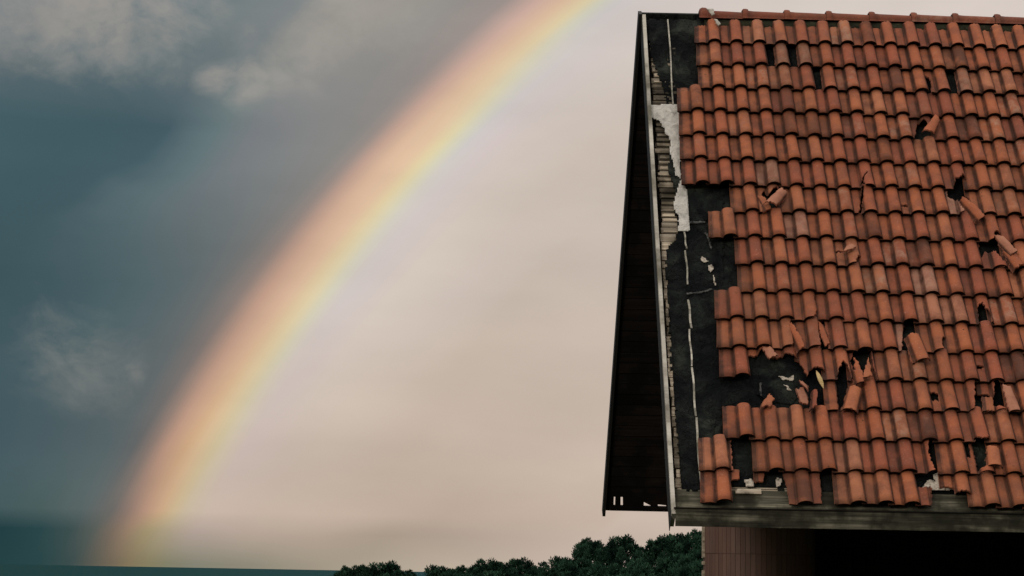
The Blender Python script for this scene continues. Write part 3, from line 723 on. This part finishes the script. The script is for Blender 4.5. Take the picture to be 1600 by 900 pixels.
# ---- ridge: moss and mortar bed, then half-round ridge tiles with collars
RZ = S(0, V_RIDGE, HF) 
def SR(u, y, z): return RZ + ud * u + bd * y + zd * z
mb = MB(); u0, u1 = at(1100, 36, HF)[0], U_R; n = 150
k0 = len(mb.v); sec = [(-.085, -.115), (-.088, -.055), (-.045, .005), (.045, .005), (.088, -.055), (.085, -.115)]
for k in range(n + 1):
    u = u0 + (u1 - u0) * k / n
    for j, (y, z) in enumerate(sec):
        w = noise.noise(Vector((u * 14, j * 3.1, 0))) * .018
        mb.v.append(SR(u, y + w, z + w * .6))
for k in range(n):
    for j in range(len(sec) - 1):
        a = k0 + k * 6 + j; mb.face([a, a + 6, a + 7, a + 1], 0, True)
mb.face([k0 + j for j in range(6)], 0)
mb.build('ridge_mortar_bed', ['moss_mortar'], house)
def ridge_tile(u, L, sx, dz, first):
    mb = MB(); N = 14
    prof_ = [(-.010, .072), (0, .086), (.025, .088), (.045, .084), (.052, .070), (.10, .066), (L * .6, .064), (L + .02, .060)]
    if first: prof_ = [(-.020, .060), (-.012, .082), (.010, .095), (.045, .094), (.066, .080), (.075, .068), (L * .6, .065), (L + .02, .060)]
    t = (rb.uniform(.0, .3), rb.random(), .35)
    for side, off in ((0, 0), (1, -.013)):
        k0 = len(mb.v)
        for (x, r) in prof_:
            for j in range(N + 1):
                a = math.pi * (-.10 + 1.2 * j / N)
                rr = r + off
                mb.v.append(SR(u + x * sx, -math.cos(a) * rr * 1.05, math.sin(a) * rr + dz - .012 - x * .012))
        for i in range(len(prof_) - 1):
            for j in range(N):
                a = k0 + i * (N + 1) + j
                q = [a, a + 1, a + N + 2, a + N + 1]
                mb.face(q if side else q[::-1], side, True, t)
    M_ = len(prof_) * (N + 1)
    for j in range(N):     # end rings and long edges
        for i in (0, len(prof_) - 1):
            a = i * (N + 1) + j; mb.face([a, a + 1, a + 1 + M_, a + M_], 1, False, t)
    for i in range(len(prof_) - 1):
        for j in (0, N):
            a = i * (N + 1) + j; mb.face([a, a + N + 1, a + N + 1 + M_, a + M_], 0, False, t)
    return mb.build('ridge_tile', ['terracotta', 'tile_gap_shade'], house)
ur0 = at(1094, 24, HF)[0]
for k in range(12):
    ridge_tile(ur0 + k * .4065 + rb.uniform(-.006, .006), .405, 1, .052 + rb.uniform(-.003, .004), k == 0)
mb = MB()
for P, sdv in (([(1105,14),(1113,13),(1117,22),(1112,24),(1108,19)], 1), ([(1116,30),(1121,29),(1126,38),(1122,40),(1118,33)], 2)):
    felt_sheet(mb, pp(P, .03 if sdv == 1 else -.005), .03 if sdv == 1 else -.005, sdv, .006, .004, .012)
mb.build('mortar_patch', ['mortar'], house)
# wooden ridge cap over the bare felt on the left
mb = MB()
k0 = 0
uu0, uu1 = at(1010, 30, HF)[0], ur0 + .1
for k in range(25):
    u = uu0 + (uu1 - uu0) * k / 24
    for (y, z) in ((-.10, -.20), (-.02, -.045), (.02, -.045), (.12, -.20)):
        w = .006 * noise.noise(Vector((u * 12, z, 3))); mb.v.append(SR(u, y, z + .012 + w))
for k in range(24):
    for j in range(3):
        a = k * 4 + j; mb.face([a, a + 4, a + 5, a + 1], 0, True)
mb.build('ridge_felt', ['bitumen_felt'], house)

# ---------------------------------------------------------------- loose pieces lying on the roof
def sherd(px, py, keep, rot, h, label, tint, pitch=0, rollr=0, seed=0):
    mb = MB(); r = random.Random(seed + 50); u, v = at(px, py, h)
    tile(mb, 0, 0, keep=keep, place=(u, v, h), rot=rot, pitch=pitch, rollr=rollr, tint=tint, rnd=r)
    # origin at the lowest point of the piece
    lo = min(mb.v, key=lambda p: p.z)
    o = mb.build('broken_tile_piece', ['terracotta', 'tile_gap_shade', 'fresh_break'], origin=lo)
    return tagit(o, label, 'tile piece', 'broken tile pieces lying loose on the roof')
HALF = [(-.33, 0), (.30, 0), (.30, 1.15), (-.33, 1.15)]
T1, T2, TP = (.5, .3, 0), (.7, .4, 0), (.95, .5, 0)
sherd(1244, 525, [(-.33,0),(-.05,.02),(-.02,.5),(-.1,1.05),(-.33,.9)], 14, .002, 'narrow red sliver leaning right, above the left part of the dark hole', T1, seed=1)
sherd(1288, 516, [(-.6,.0),(-.36,.1),(-.33,.8),(-.5,1.0),(-.62,.5)], 12, -.01, 'thin upright tile sliver between two rolls, right of the narrow leaning sliver', T1, seed=2)
sherd(1215, 307, [(-.30,.05),(.22,.1),(.30,.78),(-.12,.85)], -32, .005, 'pinkish tilted tile piece in the broken spot right of the upper felt gap', TP, seed=3)
sherd(1195, 312, [(-.8,.0),(-.4,.1),(-.45,.6),(-.7,.75)], 20, -.02, 'small tile chip left of the pinkish tilted piece near the upper felt gap', T2, seed=4)
sherd(1458, 194, [(-.30,.0),(.20,.08),(.26,.75),(-.05,.9)], -24, .004, 'broken roll piece leaning left, highest loose piece on the roof', T1, seed=5)
sherd(1519, 325, [(-.34,.05),(.05,.0),(.1,.5),(-.1,1.0),(-.34,.9)], 24, .0, 'tapering tile piece below the small black hole on the right of the roof', T1, seed=6)
sherd(1572, 382, [(-.33,.0),(.02,.0),(.05,.7),(-.2,.9)], 26, .01, 'upper of two splintered tile pieces near the right edge of the picture', TP, seed=7)
sherd(1582, 402, [(-.34,.0),(.15,.1),(.1,.9),(-.25,.8)], 18, .0, 'lower of two splintered tile pieces near the right edge of the picture', T1, seed=8)
sherd(1434, 541, [(-.42,0),(.30,0),(.30,.98),(-.36,.98)], 8, .012, 'half roof tile slipped down out of its course below a black gap', (.62, .2, 0), seed=9)
sherd(1339, 580, [(-.30,.0),(.0,-.1),(.02,.55),(-.12,.95),(-.2,.5),(-.32,.6)], 4, -.004, 'pointed tile sherd standing above the leaning roll', T1, seed=10)
sherd(1355, 578, [(-.15,.0),(.20,.1),(.1,.8),(-.05,.4)], -6, .0, 'small curved sherd right of the pointed tile sherd', T2, seed=11)
sherd(1333, 622, [(-.32,0),(.30,0),(.30,.85),(-.30,.9)], -17, .014, 'long broken roll leaning left, slipped over the course beneath it', (.7, .3, 0), seed=12)
sherd(1256, 614, [(-.7,.15),(-.45,.0),(-.32,.3),(-.4,.65),(-.7,.6)], 10, .0, 'flat pink sherd at the right end of the dark hole', TP, seed=13)
sherd(1272, 622, [(-.34,.0),(-.08,.08),(-.1,.65),(-.28,.72)], -8, .0, 'dark red sherd beside the flat pink sherd and under the yellow splinter', (.1, .2, 0), seed=14)
sherd(1258, 596, [(-.6,.5),(-.35,.2),(-.3,.35),(-.62,.62)], 5, .01, 'small pale chip above the flat pink sherd', TP, seed=19)
sherd(1546, 627, [(-.8,.0),(-.36,.0),(-.38,.52),(-.8,.5)], -2, .0, 'square tile sherd right of the black triangular hole', T2, seed=15)
sherd(1580, 622, [(-.24,.0),(.20,.0),(.24,.85),(-.12,.95)], 6, .0, 'cracked pink roll piece beside the square sherd near the right edge', TP, seed=16)
sherd(1554, 713, [(-.30,.0),(.28,.0),(.28,.6),(-.24,.66)], -5, .0, 'short broken roll stub in the gap two courses above the eave', T2, seed=17)
sherd(1203, 551, [(-.2,.0),(.18,.05),(.12,.4),(-.18,.45)], 20, -.03, 'small pink sherd caught under the tiles above the dark hole', TP, seed=18)
sherd(1328, 388, [(-.2,.0),(.1,.2),(.14,.45),(-.2,.3)], -28, .008, 'small slanting chip lying on a roll left of the middle of the roof', TP, seed=20)
sherd(1200, 628, [(-.34,.0),(.1,.1),(.12,.42),(-.1,.55)], -20, -.03, 'triangular tile chip at the lower edge of the dark hole', T2, seed=21)

def splinter(px, py, L, w, rot, h, label):
    mb = MB(); u, v = at(px, py, h); a = R_(rot); du = Vector((math.cos(a), math.sin(a)))
    pr = [(-.5, .08), (-.3, .7), (0, 1), (.25, .8), (.5, .04)]
    k0 = 0
    for z in (0, .012):
        for sgn in (-1, 1):
            for (s2, ww) in pr:
                x = -du.y * sgn * w * ww / 2 + du.x * s2 * L; y = du.x * sgn * w * ww / 2 + du.y * s2 * L
                mb.v.append(S(u + x, v + y, h + z * ww))
    n = len(pr)
    for i in range(n - 1):
        mb.face([i, i + 1, n + i + 1, n + i], 0); mb.face([2 * n + i, 3 * n + i, 3 * n + i + 1, 2 * n + i + 1], 0)
        mb.face([i, 2 * n + i, 2 * n + i + 1, i + 1], 0); mb.face([n + i, n + i + 1, 3 * n + i + 1, 3 * n + i], 0)
    mb.face([0, n, 3 * n, 2 * n], 0); mb.face([n - 1, 3 * n - 1, 4 * n - 1, 2 * n - 1][::-1], 0)
    o = mb.build('wood_splinter', ['fresh_wood'], origin=min(mb.v, key=lambda p: p.z)); return tagit(o, label, 'splinter')
splinter(1281, 593, .185, .036, -76, .02, 'bright yellow splinter of bare wood sticking out between broken tiles')

# ---------------------------------------------------------------- trees
rtree = random.Random(21)
def make_crown(seed, w=6.0, hgt=3.4):
    r = random.Random(seed); mb = MB(); 
    lobes = []
    for k in range(64):
        a = r.uniform(0, 2 * math.pi); q = math.sqrt(r.random()) * .92
        x, y = q * math.cos(a) * w / 2, q * math.sin(a) * w / 2
        z = hgt * (math.sqrt(max(0, 1 - q * q)) * r.uniform(.45, 1.0) ** .8 * (1 + .22 * noise.noise(Vector((x * .7, y * .7, seed))))) - .15 * r.random()
        lobes.append((x, y, z * .86, r.uniform(.28, .85)))
    for k in range(16):
        a = r.uniform(0, 2 * math.pi); q = r.uniform(.3, .9)
        lobes.append((q * math.cos(a) * w / 2, q * math.sin(a) * w / 2, r.uniform(0, .35) * hgt, r.uniform(.5, .8)))
    for (x, y, z, s) in lobes:
        lt = r.choice((.05, .2, .35, .6, .9))
        for k in range(140):
            d = Vector((r.gauss(0, 1), r.gauss(0, 1), r.gauss(.45, .9))).normalized()
            rr = s * r.uniform(.35, 1.0)
            p = Vector((x, y, z)) + Vector((d.x * rr, d.y * rr, d.z * rr * .7))
            g2 = (d + Vector((r.gauss(0, .4), r.gauss(0, .4), r.gauss(.5, .4)))).normalized()
            L = r.uniform(.13, .26) * (1.25 if rr > s * .85 else 1); sd2 = g2.cross(Vector((r.gauss(0, 1), r.gauss(0, 1), r.gauss(0, 1)))).normalized() * r.uniform(.035, .08)
            i = len(mb.v); mb.v += [p - sd2, p + sd2, p + g2 * L + sd2 * .5, p + g2 * L - sd2 * .5]
            mb.face([i, i + 1, i + 2, i + 3], 0, False, (min(1, max(0, lt + r.uniform(-.15, .25))), 0, 0))
    return mb
def make_trunk(h, seed):
    r = random.Random(seed); mb = MB(); N = 8
    def limb(p0, p1, r0, r1):
        d = (p1 - p0).normalized(); x = d.cross(Vector((.3, 1, .2))).normalized(); y = d.cross(x); k0 = len(mb.v); M = 4
        off = Vector((0, 0, 0))
        for i in range(M + 1):
            t = i / M; c = p0.lerp(p1, t) + x * .12 * math.sin(t * 3 + r0 * 30) * (p1 - p0).length * .12; rad = r0 + (r1 - r0) * t
            for j in range(N):
                a = 2 * math.pi * j / N; mb.v.append(c + x * math.cos(a) * rad + y * math.sin(a) * rad)
        for i in range(M):
            for j in range(N):
                a = k0 + i * N + j; b2 = k0 + i * N + (j + 1) % N; mb.face([a, b2, b2 + N, a + N], 0, True)
    limb(Vector((0, 0, -.4)), Vector((0, 0, h)), .22, .13)
    for k in range(6):
        a = k * 1.05 + r.random(); zz = h * r.uniform(.7, .98)
        limb(Vector((0, 0, zz)), Vector((math.cos(a) * 1.1, math.sin(a) * 1.1, h + r.uniform(.0, .25))), .09, .03)
    return mb
protos = []
for s in range(5):
    cw, ch = 6.0, 3.0 + .35 * s
    protos.append(dict(cm=make_crown(100 + s, cw, ch), w=cw, h=ch, crown=None, trunk=make_trunk(4.0, s), tr=None))
SKY = [(541,883,46,152),(566,877,54,150),(602,872,72,148),(641,887,42,150),(692,873,66,142),(722,882,46,142),(763,867,66,136),(812,867,60,131),(850,874,50,128),(885,859,62,125),(922,839,58,120),(950,854,44,119),(972,831,60,116),(1003,850,50,113),(1045,821,78,110),(1088,826,64,108)]
FILL = [(575,892,90,136),(618,894,90,134),(660,896,80,132),(705,889,84,126),(745,887,80,123),(788,884,84,120),(832,886,84,117),(870,880,84,114),(905,870,84,112),(940,874,84,108),(985,864,84,104),(1020,868,84,101),(1062,850,90,100),(1100,853,90,99),(890,893,90,104),(950,889,96,98),(1005,884,96,95),(1055,874,96,94),(1100,874,96,92),(455,898,14,160),(1140,826,70,107),(720,897,80,118),(790,897,80,110),(850,898,80,106)]
ords = ['first', 'second', 'third', 'fourth', 'fifth', 'sixth', 'seventh', 'eighth', 'ninth', 'tenth', 'eleventh', 'twelfth', 'thirteenth', 'fourteenth', 'fifteenth', 'sixteenth']
desc = {0: 'low dark pine crown at the left end of the wooded skyline', 2: 'broad double topped pine, third from the left on the skyline', 4: 'rounded pine standing clear after the first dip in the skyline', 10: 'upright spiky pine crown left of the house barge board foot', 12: 'spiky pine crown right below the gable soffit', 14: 'tallest widest pine crown, its top touching the house fascia end', 15: 'pine crown against the round wall under the fascia'}
def tree(i, px, ytop, wpx, dist, label, group):
    P = protos[i % 5]
    d = ray(px, ytop); d = d / d.y * dist; top = CAM + d
    gz = terr(top.x, top.y)
    sx = wpx / FPX * dist / P['w']; 
    H = top.z - gz
    sz = max(.55, min(1.0, sx * 1.15)) if H > 3 else .5
    ch = P['h'] * sz
    root = empty('pine_tree', (top.x, top.y, gz)); tagit(root, label, 'tree', group)
    if P['crown'] is None:
        c = P['cm'].build('crown', ['pine_needles'], origin=(0, 0, 0)); t = P['trunk'].build('trunk', ['bark'], origin=(0, 0, 0)); P['crown'], P['tr'] = c, t
    else:
        c = P['crown'].copy(); C.objects.link(c); t = P['tr'].copy(); C.objects.link(t)
    rz = rtree.uniform(0, 6.28)
    c.parent = root; t.parent = root
    c.location = (0, 0, H - ch * 1.02); c.scale = (sx, sx, sz); c.rotation_euler = (0, 0, rz)
    t.location = (0, 0, 0); t.scale = (sx, sx, max(.2, (H - ch * .8) / 4.0)); t.rotation_euler = (0, 0, rz)
for i, a in enumerate(SKY):
    tree(i, *a, desc.get(i, '%s dark green pine crown from the left along the wooded skyline' % ords[i]), 'pines on the wooded hill')
_used = {}
def fill_label(a):
    k = min(range(len(SKY)), key=lambda q: abs(SKY[q][0] - a[0])); _used[k] = _used.get(k, 0) + 1
    return 'dark pine crown on the slope %s the %s skyline pine from the left' % (['just below', 'second row below', 'third row below', 'lowest row below'][_used[k] - 1], ords[k])
for i, a in enumerate(FILL):
    if a[0] == 455: lab = 'tiny dark tree top alone above the sea horizon, left of the wood'
    elif a[0] == 1140: lab = 'pine mostly hidden behind the round wall of the house'
    else: lab = fill_label(a)
    tree(i + 2, *a, lab, 'pines on the wooded hill' if 'tiny' in lab or 'hidden' in lab else 'pines filling the slope below the skyline')

# undergrowth between the trunks: nobody could count it
ru = random.Random(77); mb = MB()
for k in range(420):
    i = ru.randrange(len(SKY + FILL)); a = (SKY + FILL)[i]
    d = ray(a[0] + ru.uniform(-60, 60), 890); dist = a[3] + ru.uniform(-7, 7); p0 = CAM + d / d.y * dist
    s = ru.uniform(.6, 1.3); zc = terr(p0.x, p0.y)
    if zc + 1.5 * s > CAM.z - .006 * dist: continue
    lt = ru.uniform(0, .6)
    for q in range(34):
        dv_ = Vector((ru.gauss(0, 1), ru.gauss(0, 1), abs(ru.gauss(0, 1)))).normalized() * s * ru.uniform(.4, 1)
        p = Vector((p0.x, p0.y, zc)) + dv_; sd2 = Vector((ru.gauss(0, 1), ru.gauss(0, 1), ru.gauss(0, .5))).normalized() * .16
        up = (dv_.normalized() + Vector((0, 0, .6))).normalized() * .34
        n0 = len(mb.v); mb.v += [p - sd2, p + sd2, p + sd2 + up, p - sd2 + up]; mb.face([n0, n0 + 1, n0 + 2, n0 + 3], 0, False, (min(1, lt + ru.random() * .3), 0, 0))
tagit(mb.build('undergrowth', ['pine_needles']), 'dense dark green undergrowth between the pine trunks', 'bushes', kind='stuff')
